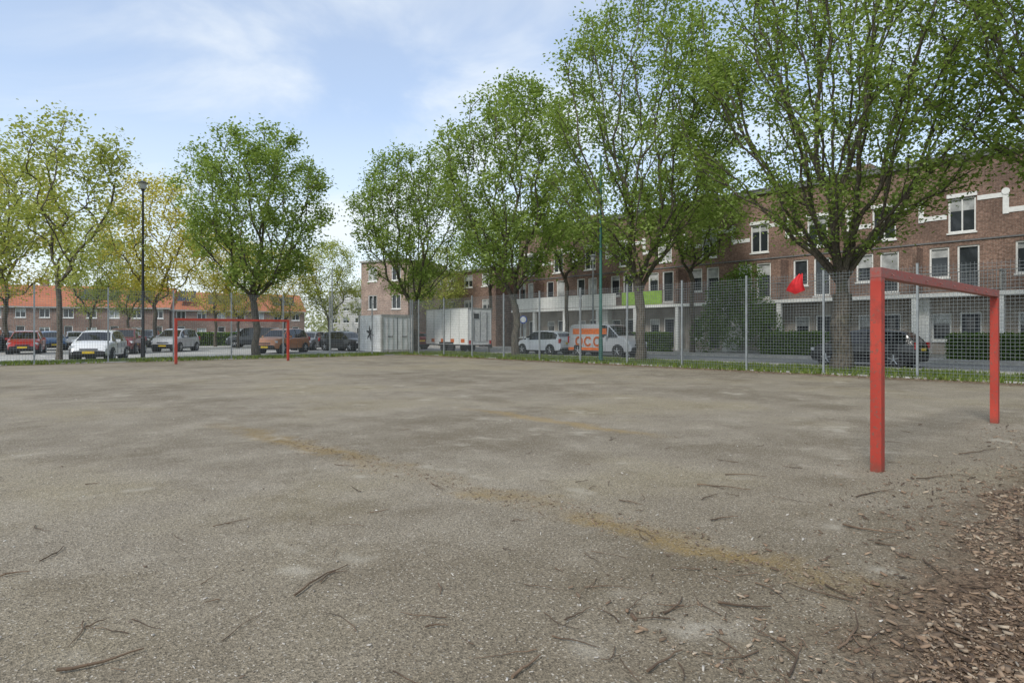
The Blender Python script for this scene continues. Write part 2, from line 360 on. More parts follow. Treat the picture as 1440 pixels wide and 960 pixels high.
# litter
g=np.random.default_rng(21)
def chips(name,x,y,L,mat,z0=.004,flat=.35):
    n=len(x); th=g.uniform(0,2*math.pi,n); w=L*g.uniform(.2,.55,n); t=L*flat*g.uniform(.2,.8,n); tilt=g.normal(size=n)*.35
    cx,sx=np.cos(th),np.sin(th); V=[]
    for zz in (0,1):
        for a,b in ((-1,-.6),(1,-.8),(.8,1),(-.7,.9)):
            X=x+a*L*.5*cx-b*w*.5*sx; Y=y+a*L*.5*sx+b*w*.5*cx; Z=z0+zz*t+np.maximum(0,a*L*.5*np.sin(tilt)+L*.1)
            V.append(np.stack([X,Y,Z],1))
    V=np.stack(V,1).reshape(-1,3); q=np.array([(4,5,6,7),(0,1,5,4),(1,2,6,5),(2,3,7,6),(3,0,4,7)])
    Fq=(np.arange(n)[:,None,None]*8+q[None]).reshape(-1,4)
    return link(name,npmesh(name,V,Fq,[mat],None,np.repeat(g.uniform(0,1,n),5)))
CHIP=varmat('bark_chips',[(.05,.032,.02),(.14,.09,.055),(.24,.16,.10),(.32,.23,.15),(.09,.06,.038),(.17,.12,.075),(.44,.36,.26)])
n=36000; x=2.4+g.uniform(0,1,n)**1.2*8; y=1.0-np.abs(g.normal(size=n))*.9
n2=4200; x2=2.3+g.uniform(0,1,n2)**1.2*9; y2=.95+np.abs(g.normal(size=n2))*.5
x=np.concatenate([x,x2]);y=np.concatenate([y,y2]); y+=.22*np.sin(x*1.3)+.1*np.sin(x*4.1)
chips('bark_chip_litter',x,y,g.uniform(.005,.018,len(x))*g.choice([1,1,1,1,1,1.8,2.8],len(x)),CHIP)
n=2600; D=2.2+g.uniform(0,1,n)**1.6*12; px=g.uniform(-60,1500,n); t=(px-720)/F
PEB=varmat('grit_pebbles',[(.50,.46,.40),(.30,.27,.22),(.14,.10,.07),(.60,.57,.51),(.22,.15,.08)])
chips('scattered_grit',D*(CA*t+SA),D*(CA-SA*t),g.uniform(.004,.012,n)*g.choice([1,1,1,2],n),PEB,.001,.5)
n=900; ys=g.uniform(1.2,8,n); xs=3.0+(8.6-ys)*.085+g.normal(size=n)*.16; chips('seam_leaf_litter',xs,ys,g.uniform(.008,.03,n),CHIP,.001,.15)
n=5000; xs=21.1-np.abs(g.normal(size=n))*.35; ys=g.uniform(-4,33,n); chips('dry_leaves',xs,ys,g.uniform(.03,.08,n),CHIP,.001,.2)
m=MB()
def gp(px,py):
    D=F*CH/(py-468); return P(px,D)
def twig(a,b,r,seed):
    rr=random.Random(seed); n=6; pts=[]; dx,dy=b[0]-a[0],b[1]-a[1]; L=math.hypot(dx,dy); nx,ny=-dy/L,dx/L; bend=rr.uniform(-.12,.12)*L
    for i in range(n+1):
        t=i/n; o=bend*math.sin(math.pi*t)+rr.uniform(-.02,.02)*L
        pts.append((a[0]+dx*t+nx*o,a[1]+dy*t+ny*o,r+.004+rr.uniform(0,.008)))
    for i in range(n): m.cyl(pts[i],pts[i+1],r*(1-.6*i/n),r*(1-.6*(i+1)/n),6,0,caps=(i in(0,n-1)))
    if rr.random()<.6 and L>.2:
        i=rr.randint(2,4); p=pts[i]; s=rr.choice((-1,1))
        m.cyl(p,(p[0]+dx*.2+nx*s*L*.15,p[1]+dy*.2+ny*s*L*.15,r),r*.5,r*.25,5,0)
tw=[((415,840),(490,797),.006),((80,948),(202,915),.008),((0,812),(42,806),.006),((1305,870),(1408,922),.009),((1300,788),(1345,822),.006),
((980,683),(1055,690),.006),((1000,733),(1038,728),.006),((1010,850),(1085,856),.007),((935,865),(960,840),.006),((720,955),(760,925),.007),
((910,948),(958,918),.006),((1110,955),(1128,905),.006),((120,884),(150,872),.004),((1185,740),(1260,752),.008),((1160,825),(1210,845),.006),
((598,885),(630,882),.005),((1230,765),(1262,770),.007),((1350,640),(1400,632),.007),((520,722),(548,717),.004),((300,742),(352,730),.004),((870,705),(905,712),.005),
((1180,915),(1200,860),.006),((1020,668),(1078,672),.005),((120,683),(140,680),.005),((1205,700),(1260,690),.006),((1290,675),(1335,668),.006),((1395,700),(1440,690),.007)]
for i,(a,b,r) in enumerate(tw): twig(gp(*a),gp(*b),r,i)
for i in range(140):
    if i<95: px,py=random.uniform(750,1500),random.uniform(610,950)
    else: px,py=random.uniform(0,1440),random.uniform(600,950)
    a=gp(px,py); th=random.uniform(0,6.28); L=random.uniform(.05,.32); twig(a,(a[0]+L*math.cos(th),a[1]+L*math.sin(th)),random.uniform(.0018,.0045),100+i)
for i in range(130):
    a=(random.uniform(2.6,9),random.uniform(-1.0,1.3)); th=random.uniform(0,6.28); L=random.uniform(.1,.5); twig(a,(a[0]+L*math.cos(th),a[1]+L*math.sin(th)),random.uniform(.002,.006),300+i)
m.make('fallen_twigs',[simple('twig_bark',(.12,.08,.05),.9,var=.5,scale=3)])
# ------------------------------------------------------------------ goals
def redmat(name,toph):
    k=NT(name); o=k.obj(); n=k.noise(o,5,5,.7); n2=k.noise(o,26,4,.75)
    c=k.mix(k.ramp(k.noise(o,2.5,3),.3,.7),(.36,.034,.018),(.47,.052,.028))
    c=k.mix(k.ramp(n,.46,.66,0,.6),c,(.23,.035,.022)); c=k.mix(k.ramp(n2,.56,.63,0,.85),c,(.15,.08,.055))
    sp=k.n('ShaderNodeSeparateXYZ'); k.l(o,sp.inputs[0])
    if toph:
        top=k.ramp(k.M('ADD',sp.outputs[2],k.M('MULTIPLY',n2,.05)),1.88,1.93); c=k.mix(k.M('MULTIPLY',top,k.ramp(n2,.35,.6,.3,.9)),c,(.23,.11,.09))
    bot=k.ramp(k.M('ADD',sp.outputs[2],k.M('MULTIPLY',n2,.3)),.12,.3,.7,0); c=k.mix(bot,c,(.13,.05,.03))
    k.l(c,k.b.inputs['Base Color']); k.b.inputs['Roughness'].default_value=.6; k.bump(n2,.35,.004); return k.m
def goal(u0,u1,v,sgn,mat):
    m=MB(); h=2.0; w=.1
    m.b2(u0,u0+w,v-w/2,v+w/2,-.03,h-w-.001); m.b2(u1-w,u1,v-w/2,v+w/2,-.03,h-w-.001); m.b2(u0,u1,v-w/2,v+w/2,h-w,h)
    for i in range(9):
        uu=u0+.3+i*(u1-u0-.6)/8; m.cyl((uu,v+sgn*.05,h-.05),(uu,v+sgn*.075,h-.07),.006,.006,5)
    return m.make('football_goal',[mat],bevel=.006)
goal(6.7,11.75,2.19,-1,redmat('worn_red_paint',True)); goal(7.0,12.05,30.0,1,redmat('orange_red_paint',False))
# ------------------------------------------------------------------ fence
def fence(name,segs,H=3.38):
    E=empty(name); m=MB(); w=MB()
    for a,b,npan in segs:
        dx,dy=(b[0]-a[0])/npan,(b[1]-a[1])/npan; L=math.hypot(dx,dy); ux,uy=dx/L,dy/L; rz=math.atan2(uy,ux)
        for i in range(npan+1):
            x,y=a[0]+dx*i,a[1]+dy*i
            if npan==1 and i==1: continue
            m.box((x,y,H/2+.02),(.06,.06,H+.04),0,rz); m.box((x,y,H+.05),(.07,.07,.02),0,rz)
            for z in (.4,1.4,2.4,3.1): m.box((x+uy*-.038,y+ux*.038,z),(.1,.012,.05),0,rz)
        for i in range(npan):
            x0,y0=a[0]+dx*i,a[1]+dy*i
            k=int(L/.1)
            for j in range(1,k):
                x,y=x0+ux*j*L/k,y0+uy*j*L/k; w.box((x,y,H/2+.04),(.006,.006,H-.1),0,rz)
            z=.1
            while z<H:
                w.box((x0+dx/2,y0+dy/2,z),(L-.06,.012,.009),0,rz)
                z+=.1
    m.make('posts',[STEEL],E); w.make('mesh_panels',[WIRE],E)
fence('mesh_fence',[((21.4,33.6),(21.4,32.86),1),((21.4,32.86),(21.4,32.86-2.7*17),17)])
fence('mesh_fence',[((21.3,33.66),(21.3-2.7*14,33.66),14)])
m=MB(); vs=[];fs=[]; N=10
for j in range(N+1):
    for i in range(N+1):
        s=i/N; t=j/N; wd=.12+.46*(t**.8)
        vs.append((21.30-.10*math.sin(t*3)-.05*math.sin(s*11+t*3),9.25+ (s-.42)*wd*1.1+.12*t, 3.36-.56*t-.10*math.sin(s*3.1)*t+.02*math.sin(s*9)))
for j in range(N):
    for i in range(N): a=j*(N+1)+i; fs.append((a,a+1,a+N+2,a+N+1))
m.add(vs,fs,0,True); m.make('red_flag',[simple('red_cloth',(.58,.02,.025),.7,var=.15)])
# ------------------------------------------------------------------ street lamps
def lamp(name,u,v,h,col,ang,head='arm'):
    m=MB(); m.cyl((0,0,0),(0,0,1.1),.10,.095,12,0); m.cyl((0,0,1.1),(0,0,h),.075,.05,12,0); m.cyl((0,0,1.08),(0,0,1.16),.105,.07,12,0)
    if head=='arm':
        m.cyl((0,0,h-.05),(1.0,0,h+.15),.03,.025,8,0); m.box((1.25,0,h+.17),(.7,.22,.1),0); m.box((1.25,0,h+.112),(.5,.16,.02),1)
    else:
        m.cyl((0,0,h),(0,0,h+.12),.05,.12,12,0); m.cyl((0,0,h+.12),(0,0,h+.42),.13,.2,12,1); m.cyl((0,0,h+.42),(0,0,h+.55),.28,.05,12,0)
    m.box((0,-.095,.6),(.09,.02,.35),0)
    m.make(name,[col,CURT],loc=(u,v,0),rz=ang)
GREEN=simple('teal_paint',(.03,.12,.095),.45); BLK=simple('black_lamp_paint',(.02,.02,.022),.45)
lamp('street_lamp',22.3,18.9,9.6,GREEN,0); lamp('street_lamp',*P(201,32.3),8.7,BLK,0,'top')
lamp('street_lamp',*P(467,60),7.5,STEEL,2); lamp('street_lamp',*P(834,45),6.5,STEEL,0,'top')
m=MB(); m.cyl((0,0,0),(0,0,2.6),.03,.03,8,0); m.cyl((-.02,0,2.3),(-.035,0,2.3),.28,.28,20,1); m.cyl((-.036,0,2.3),(-.04,0,2.3),.21,.21,20,2)
m.make('traffic_sign',[STEEL,simple('sign_blue',(.02,.08,.4),.4),WHITE],loc=(*P(736,44),0),rz=.6)
# ------------------------------------------------------------------ vehicles
TYRE=simple('tyre',(.02,.02,.02),.85); RIM=simple('alloy',(.45,.46,.47),.3,.8); CG=glassy('car_glass',(.012,.014,.016),.04)
TL=simple('tail_light',(.45,.015,.012),.2); HL=simple('head_light',(.62,.64,.66),.12); PL=simple('plate',(.75,.52,.03),.5); BP=simple('black_plastic',(.025,.025,.027),.6)
LIV=simple('livery_orange',(.62,.14,.02),.4)
def paint(c,name):
    k=NT(name); k.b.inputs['Base Color'].default_value=(*c,1); k.b.inputs['Roughness'].default_value=.32; k.b.inputs['Coat Weight'].default_value=.7; k.b.inputs['Coat Roughness'].default_value=.06
    return k.m
PROF={
'hatch':(4.05,1.76,[(-.5,.36,.60,.61),(-.488,.24,.84,.90),(-.455,.2,.93,1.10),(-.40,.19,.97,1.33),(-.345,.19,.97,1.43),(-.2,.19,.95,1.49),(-.02,.19,.93,1.50),(.10,.19,.92,1.45),(.15,.19,.915,1.38),(.305,.19,.93,.985),(.40,.19,.86,.90),(.455,.2,.74,.78),(.485,.22,.62,.64),(.5,.32,.50,.51)]),
'suv':(4.35,1.84,[(-.5,.42,.66,.67),(-.488,.30,.92,.98),(-.455,.25,1.03,1.22),(-.41,.25,1.07,1.48),(-.36,.25,1.07,1.60),(-.2,.25,1.05,1.66),(-.02,.25,1.03,1.66),(.09,.25,1.02,1.61),(.14,.25,1.01,1.54),(.285,.25,1.03,1.10),(.41,.25,.97,1.02),(.46,.25,.86,.90),(.488,.28,.70,.72),(.5,.4,.55,.56)]),
'estate':(4.6,1.8,[(-.5,.36,.62,.63),(-.49,.24,.84,.90),(-.46,.2,.93,1.05),(-.41,.19,.96,1.32),(-.37,.19,.96,1.42),(-.2,.19,.94,1.47),(-.04,.19,.92,1.48),(.07,.19,.91,1.43),(.12,.19,.905,1.36),(.265,.19,.92,.97),(.40,.19,.85,.89),(.46,.2,.74,.78),(.487,.22,.62,.64),(.5,.32,.50,.51)]),
'van':(4.75,1.86,[(-.5,.4,.66,.70),(-.496,.28,1.05,1.3),(-.485,.24,1.12,1.70),(-.46,.22,1.13,1.84),(-.3,.22,1.12,1.88),(0,.22,1.10,1.88),(.12,.22,1.09,1.84),(.17,.22,1.08,1.76),(.31,.22,1.08,1.20),(.41,.22,1.0,1.05),(.465,.22,.86,.90),(.49,.25,.68,.70),(.5,.35,.55,.56)])}
def car(kind,color,u,v,yaw,name='parked_car',deco=None):
    L,W,pr=PROF[kind]; X=np.array([p[0] for p in pr])
    cab0,cab1=(-.455,.305) if kind=='hatch' else (-.455,.285) if kind=='suv' else (-.46,.265) if kind=='estate' else (-.46,.31)
    roofr=X[3]; rooff=X[8] if kind in('hatch','suv','estate') else X[7]
    xs=sorted(set([round(a,4) for a in list(X)+list(np.linspace(-.5,.5,25))+([-.29,-.275,-.075,-.055,.125,.14] if kind!='van' else [.02,.04,.15,.17])]))
    zl=np.interp(xs,X,[p[1] for p in pr]); zb=np.interp(xs,X,[p[2] for p in pr]); zt=np.interp(xs,X,[p[3] for p in pr])
    m=MB(); rows=[]
    for x,a,b,c in zip(xs,zl,zb,zt):
        e=abs(x)/.5; wf=1-.16*e**5-.05*max(0,x)/.5*e; w=W/2*wf; tall=min(1,max(0,(c-b)/.4)); tf=.955-(.20 if kind!='van' else .10)*tall
        mid=a+(b-a)*.55
        half=[(0,a),(.86*w,a),(.965*w,a+.09),(1.0*w,mid),(.985*w,b-.05),(.955*w,b),(tf*w,c-.05-.02*tall+.02),(tf*w*.90,c-.005),(tf*w*.5,c+.012),(0,c+.018)]
        rows.append([(x*L,y,z) for y,z in half]+[(x*L,-y,z) for y,z in half[-2:0:-1]])
    n=len(rows[0]); vs=[p for r in rows for p in r]; H=9
    for i in range(len(xs)-1):
        xm=(xs[i]+xs[i+1])/2
        for j in range(n):
            jj=(j+1)%n; band=j if j<H else 2*H-1-j
            mat=0
            if band in(0,1): mat=6
            if cab0<xm<cab1:
                if band==5:
                    mat=1
                    if kind=='van':
                        if xm<.02 or .02<xm<.04 or .15<xm<.17: mat=0
                    else:
                        if (-.29<xm<-.275) or (-.075<xm<-.055) : mat=6
                        if xm<-.43 or xm>cab1-.03: mat=0
                if band in(7,8) and (xm>rooff or xm<roofr) : mat=1
            m.add([vs[i*n+j],vs[i*n+jj],vs[(i+1)*n+jj],vs[(i+1)*n+j]],[(0,3,2,1)],mat,True)
    m.add(rows[0],[tuple(range(n))],0); m.add(rows[-1],[tuple(range(n-1,-1,-1))],6)
    wr=.33 if kind in('suv','van') else .31
    for wx in (-.305*L,.32*L):
        for s in(-1,1):
            w=W/2
            m.cyl((wx,s*(w-.35),wr),(wx,s*(w+.004),wr+.01),wr+.055,wr+.055,24,6)
            m.cyl((wx,s*(w-.3),wr),(wx,s*(w+.015),wr),wr,wr-.01,24,2); m.cyl((wx,s*(w-.1),wr),(wx,s*(w+.02),wr),wr*.66,wr*.64,20,6)
            for q in range(5):
                t=q*2*math.pi/5+.3; m.cyl((wx,s*(w+.02),wr),(wx+wr*.64*math.cos(t),s*(w+.018),wr+wr*.64*math.sin(t)),.035,.028,6,3)
            m.cyl((wx,s*(w),wr),(wx,s*(w+.035),wr),.05,.045,10,3)
    fz=.70 if kind=='hatch' or kind=='estate' else .80
    for s in(-1,1):
        m.box((.455*L,s*W*.36,fz-.02),(.13,.34,.13),5,-s*.35); m.box((-.482*L,s*W*.40,fz+.16),(.10,.22,.26 if kind!='van' else .4),4,s*.25)
        m.box((.17*L,s*(W/2+.07),(.98 if kind in('hatch','estate') else 1.12)),(.13,.18,.13),0)
        m.box((.462*L,s*W*.33,.36),(.1,.18,.09),6)
        for hx in (-.12,.05): m.box((hx*L,s*(W/2*.985),zb[0]+.22),(.16,.03,.025),0)
        for hx in (-.21,-.065,.135): m.box((hx*L,s*(W/2-.004),.58),(.008,.012,.5),6)
    m.box((.493*L,0,.42),(.06,W*.52,.14),6); m.box((.497*L,0,fz-.12),(.03,W*.42,.07),6); m.box((.506*L,0,.44),(.015,.5,.11),7); m.box((-.5*L,0,.72 if kind!='van' else .8),(.03,.5,.11),7); m.box((-.495*L,0,.36),(.05,W*.7,.16),6)
    if deco: deco(m,L,W)
    return m.make(name,[color,CG,TYRE,RIM,TL,HL,BP,PL,LIV],loc=(u,v,0.0),rz=yaw)
def pcar(kind,c,px,D,a,name='parked_car'):
    u,v=P(px,D); d=math.hypot(u,v); a=math.radians(a)
    fx=math.cos(a)*(-u/d)-math.sin(a)*CA; fy=math.cos(a)*(-v/d)+math.sin(a)*SA
    return car(kind,c,u,v,math.atan2(fy,fx),name)
pw=paint((.76,.77,.78),'car_white'); pk=paint((.012,.013,.015),'car_black'); pr_=paint((.45,.02,.015),'car_red'); pdr=paint((.16,.02,.025),'car_maroon'); pb=paint((.03,.10,.24),'car_blue')
pg=paint((.22,.23,.24),'car_grey'); ps=paint((.42,.43,.44),'car_silver'); po=paint((.46,.19,.08),'car_copper'); pd=paint((.05,.055,.065),'car_dark')
car('hatch',pk,28.1,9.5,math.pi/2)
def vdeco(m,L,W):
    for s in(-1,1):
        y=s*(W/2+.001)
        for cx in(-1.35,-.65,.05):
            for q in range(16):
                if cx>-1 and cx<-.3 and q in(15,0,1): continue
                t=q*math.pi/8; m.box((cx+.24*math.cos(t),y,.86+.24*math.sin(t)),(.12,.012,.12),8)
        m.box((-1.0,y,.42),(2.4,.01,.16),8); m.box((-.6,y*.93,1.45),(2.6,.02,.32),8)
car('van',ps,28.5,23.7,-math.pi/2,'parked_van',vdeco)
car('hatch',pw,28.3,28.6,math.pi/2)
car('estate',pdr,28.5,45.5,math.pi/2); car('hatch',pg,28.4,-1.5,math.pi/2)
pcar('hatch',pw,141,31.3,14); pcar('suv',pdr,176,41,12); pcar('hatch',pr_,38,41,8); pcar('hatch',pb,72,50,-10); pcar('suv',ps,248,46,22)
pcar('van',pd,357,60,82,'parked_van'); pcar('suv',po,398,42.5,28); pcar('estate',pg,436,50,18); pcar('estate',pk,487,47.5,-48)
pcar('hatch',pd,5,52,10); pcar('hatch',pg,106,58,-5); pcar('suv',pd,-20,44,10); pcar('hatch',ps,300,70,70); pcar('estate',ps,150,66,80)
pcar('hatch',pw,24,64,75); pcar('suv',pk,205,58,15); pcar('hatch',pb,330,72,80)
m=MB(); m.b2(26.0,28.05,33.8,38.9,.55,3.05,0)
for i in range(6):
    y=33.8+i*5.1/5; m.b2(25.985,25.999,y-.02 if i else 33.8,y+.02,.6,3.0,1)
m.b2(25.97,28.08,33.78,33.799,2.98,3.05,1); m.b2(25.97,28.08,33.77,38.92,3.051,3.09,1); m.b2(25.97,28.08,33.77,38.92,.48,.549,2)
m.b2(26.2,27.85,33.775,33.799,.75,2.85,3); m.b2(27.02,27.04,33.76,33.774,.75,2.85,2)
for x in(26.45,27.6): m.b2(x,x+.03,33.74,33.77,.8,2.8,2)
m.b2(26.05,26.19,33.75,33.775,.6,.85,4); m.b2(27.86,28.0,33.75,33.775,.6,.85,4); m.b2(26.5,26.9,33.745,33.76,2.35,2.7,2)
for q in range(4): m.b2(25.975,25.984,34.2+q*1.2,34.6+q*1.2,.7,.95,5)
for y in(35.9,36.8):
    for x in(26.02,27.8): m.cyl((x,y,.33),(x+.22,y,.33),.33,.33,20,2)
m.b2(25.975,26.3,35.5,37.2,.60,.72,2); m.b2(26.95,27.1,32.6,33.8,.42,.475,2); m.cyl((27.02,32.8,0),(27.02,32.8,.6),.04,.04,8,2)
m.make('box_trailer',[WHITE,CONC,BP,simple('trailer_door',(.62,.62,.6),.5),TL,simple('marker_orange',(.6,.15,.03),.5)])
def container(name,u0,u1,v0,v1,h,mat,logo):
    m=MB(); m.b2(u0,u1,v0,v1,.12,h)
    k=int((v1-v0)/.26)
    for i in range(k): y=v0+.2+i*(v1-v0-.3)/k; m.b2(u0-.03,u0-.001,y,y+.12,.3,h-.15)
    for x in(u0,u1):
        for y in(v0,v1): m.b2(x-.07,x+.07,y-.07,y+.07,.05,h+.03,1)
    m.b2(u0+.08,u1-.08,v0-.04,v0-.001,.1,.26,1); m.b2(u0+.08,u1-.08,v0-.04,v0-.001,h-.15,h+.02,1)
    mid=(u0+u1)/2; m.b2(mid-.01,mid+.01,v0-.03,v0-.001,.27,h-.16,2)
    for x in(-.75,-.35,.35,.75): m.cyl((mid+x,v0-.04,.27),(mid+x,v0-.04,h-.16),.02,.02,6,1)
    for x in(-.55,.55): m.b2(mid+x-.2,mid+x+.2,v0-.055,v0-.03,1.1,1.15,2)
    if logo:
        for t in range(3):
            an=t*math.pi/3+.3; cy,cz=(v0+v1)/2,1.35; d=.55
            vs=[]
            for a_,r in((an,d),(an+.22,d*.6),(an+math.pi-.22,d*.6),(an+math.pi,d),(an+math.pi+.22,d*.6),(an-.22,d*.6)): vs.append((u0-.036-.002*t,cy+r*math.cos(a_),cz+r*math.sin(a_)*1.1))
            m.add(vs,[tuple(range(6))],2)
    m.make(name,[mat,CONC,BP])
container('shipping_container',20.7,23.0,36.15,39.2,2.55,simple('container_white',(.74,.74,.72),.5,var=.1,scale=2),True)
container('shipping_container',24.0,25.6,39.6,42.5,2.5,simple('container_orange',(.55,.12,.03),.5),False)
# ------------------------------------------------------------------ buildings
BR=brick('brown_brick',(.165,.092,.065),(.235,.14,.102),(.27,.23,.19)); BR2=brick('dark_brick',(.19,.105,.08),(.24,.15,.11),(.3,.27,.24)); BRL=brick('light_brick',(.30,.205,.165),(.36,.26,.205),(.38,.34,.3))
def facade(W_,Fr,Gl,O,dv,nv,L,z0,z1,ops,depth=.14):
    O=Vector(O);dv=Vector(dv);nv=Vector(nv)
    def pt(a,z,d=0): return O+dv*a+nv*d+Vector((0,0,z))
    As=sorted(set([0,L]+[x for o in ops for x in o[:2]])); Zs=sorted(set([z0,z1]+[x for o in ops for x in o[2:4]]))
    for i in range(len(As)-1):
        for j in range(len(Zs)-1):
            am=(As[i]+As[i+1])/2; zm=(Zs[j]+Zs[j+1])/2
            if not any(o[0]<am<o[1] and o[2]<zm<o[3] for o in ops): W_.add([pt(As[i],Zs[j]),pt(As[i+1],Zs[j]),pt(As[i+1],Zs[j+1]),pt(As[i],Zs[j+1])],[(0,1,2,3)])
    def bx(mb,a0,a1,b0,b1,d0,d1,mat):
        vs=[pt(a,z,d) for d in(d0,d1) for a,z in((a0,b0),(a1,b0),(a1,b1),(a0,b1))]
        mb.add(vs,[(0,3,2,1),(4,5,6,7),(0,1,5,4),(1,2,6,5),(2,3,7,6),(3,0,4,7)],mat)
    for (a0,a1,b0,b1,kind) in ops:
        for q in ([(a0,b0),(a0,b1)],[(a1,b0),(a1,b1)],[(a0,b0),(a1,b0)],[(a0,b1),(a1,b1)]):
            (p,r),(s_,t)=q; W_.add([pt(p,r),pt(s_,t),pt(s_,t,-depth),pt(p,r,-depth)],[(0,1,2,3)])
        fw=.08
        if kind=='door':
            bx(Gl,a0,a1,b0,b1,-depth-.03,-depth+.02,2); bx(Fr,a0,a0+fw,b0,b1,-depth+.021,-depth+.07,0); bx(Fr,a1-fw,a1,b0,b1,-depth+.021,-depth+.07,0); bx(Fr,a0+fw,a1-fw,b1-fw,b1,-depth+.021,-depth+.07,0)
            bx(Gl,a0+.3,a1-.3,b0+1.2,b1-.3,-depth+.021,-depth+.03,0); continue
        bx(Gl,a0,a1,b0,b1,-depth-.03,-depth,1 if (random.random()<.15) else 0)
        if random.random()<.6:
            hh=random.uniform(.2,.5)*(b1-b0); bx(Gl,a0+fw,a1-fw,b1-hh,b1-fw,-depth+.001,-depth+.004,1)
        bx(Fr,a0,a0+fw,b0,b1,-depth+.005,-.05,0); bx(Fr,a1-fw,a1,b0,b1,-depth+.005,-.05,0); bx(Fr,a0+fw,a1-fw,b0,b0+fw,-depth+.005,-.05,0); bx(Fr,a0+fw,a1-fw,b1-fw,b1,-depth+.005,-.05,0)
        if a1-a0>1.0: mm=(a0+a1)/2; bx(Fr,mm-.03,mm+.03,b0+fw,b1-fw,-depth+.006,-.06,0)
        bx(Fr,a0-.06,a1+.06,b0-.09,b0-.002,-.05,.06,0)
E=empty('brick_apartment_building'); Ww=MB();Fr=MB();Gl=MB();Tr=MB();Lo=MB()
U=39.0; V1=42.6; V0=-14.0; L=V1-V0
ops=[]; opsg=[]; c0=8.67
cents=[c0+3.65*k for k in range(-7,10) if V0+1<c0+3.65*k<V1-1]
for i,c in enumerate(cents):
    a=V1-c
    ops.append((a-.60,a+.60,6.6,8.4,'w')); ops.append((a-.2,a+.75,3.62,5.9,'w'))
    ops.append((a-1.45,a-.55,4.3,5.9,'w'))
    opsg.append((a-.1,a+.85,.3,2.45,'door')); opsg.append((a-1.35,a-.45,.95,2.4,'w'))
facade(Ww,Fr,Gl,(U,V1,0),(0,-1,0),(-1,0,0),L,3.3,10.6,ops)
facade(Lo,Fr,Gl,(U,V1,0),(0,-1,0),(-1,0,0),L,0.0,3.3,opsg)
Ww.add([(U,V1,0),(U+9,V1,0),(U+9,V1,10.6),(U,V1,10.6)],[(0,1,2,3)]); Ww.add([(U,V0,0),(U+9,V0,0),(U+9,V0,10.6),(U,V0,10.6)],[(0,1,2,3)])
Ww.add([(U+9,V1,0),(U+9,V0,0),(U+9,V0,10.6),(U+9,V1,10.6)],[(0,1,2,3)])
for i,c in enumerate(cents):
    lo=c+.66; hi=c+3.65-.66
    if hi<V1:
        Tr.b2(U-.03,U-.002,lo,c+1.70,7.35,7.60,0); Tr.b2(U-.03,U-.002,c+1.95,hi,8.15,8.38,0)
        Tr.b2(U-.045,U-.0021,c+1.701,c+1.949,7.3,8.42,0)
        Tr.cyl((U-.07,c+1.825,8.42),(U-.046,c+1.825,8.42),.17,.17,14,0)
    Tr.b2(U-.05,U-.002,c-.66,c+.66,8.42,8.62,0)
Tr.b2(U-.18,U-.002,V0,V1,10.35,10.62,1); Tr.b2(U-.22,U+9.1,V0-.1,V1+.1,10.621,10.70,1)
Tr.b2(U-.05,U-.002,V0,V1,6.12,6.2,1)
for i in range(5): Tr.b2(U+3,U+4,V0+6+i*11,V0+7.4+i*11,10.7,11.8,2)
Tr.b2(U-1.25,U-.002,V0,V1,3.22,3.42,0)
for i,c in enumerate(cents):
    y=c-1.82
    Tr.b2(U-1.2,U-.95,y-.13,y+.13,.12,3.215,0)
    if i%2: Tr.b2(U-1.15,U-.06,y-.04,y+.04,3.43,4.5,3)
    else: Tr.b2(U-1.15,U-.06,y-.1,y+.1,3.43,5.9,2)
    if i%3==0: Tr.b2(U-.5,U-.005,y-.5,y+.25,.12,3.2,0)
Ra=MB(); Ra.b2(U-1.22,U-1.18,V0,V1,4.42,4.46); Ra.b2(U-1.22,U-1.18,V0,V1,3.5,3.53)
y=V0
while y<V1: Ra.b2(U-1.208,U-1.192,y,y+.016,3.53,4.42); y+=.12
Pn=MB(); Pn.b2(U-1.26,U-1.23,26.3,29.9,3.45,4.4,0); Pn.b2(U-1.26,U-1.23,30.5,34,3.45,4.4,1); Pn.b2(U-1.26,U-1.23,34.3,42,3.45,4.4,1)
Pn.make('balcony_panels',[simple('lime_panel',(.25,.42,.06),.5),WHITE],E)
Ww.make('walls',[BR],E); Fr.make('window_frames',[WHITE],E); Gl.make('glazing_and_doors',[GLASS,CURT,simple('door_paint',(.035,.04,.05),.4)],E)
Tr.make('bands_cornice_balcony',[WHITE,simple('lead_trim',(.16,.16,.16),.6),BR,CONC],E); Ra.make('balcony_railing',[simple('railing_steel',(.16,.16,.16),.5)],E); Lo.make('ground_floor_walls',[simple('render_grey',(.32,.28,.24),.8,var=.25,scale=1)],E)
Rm=MB(); Rm.b2(U,U+9,V0,V1,10.5,10.6); Rm.make('roof',[DARK],E)
Rm=MB(); Rm.b2(U-.4,U-.002,V0,V1,-.02,.25); Rm.make('plinth',[CONC],E)
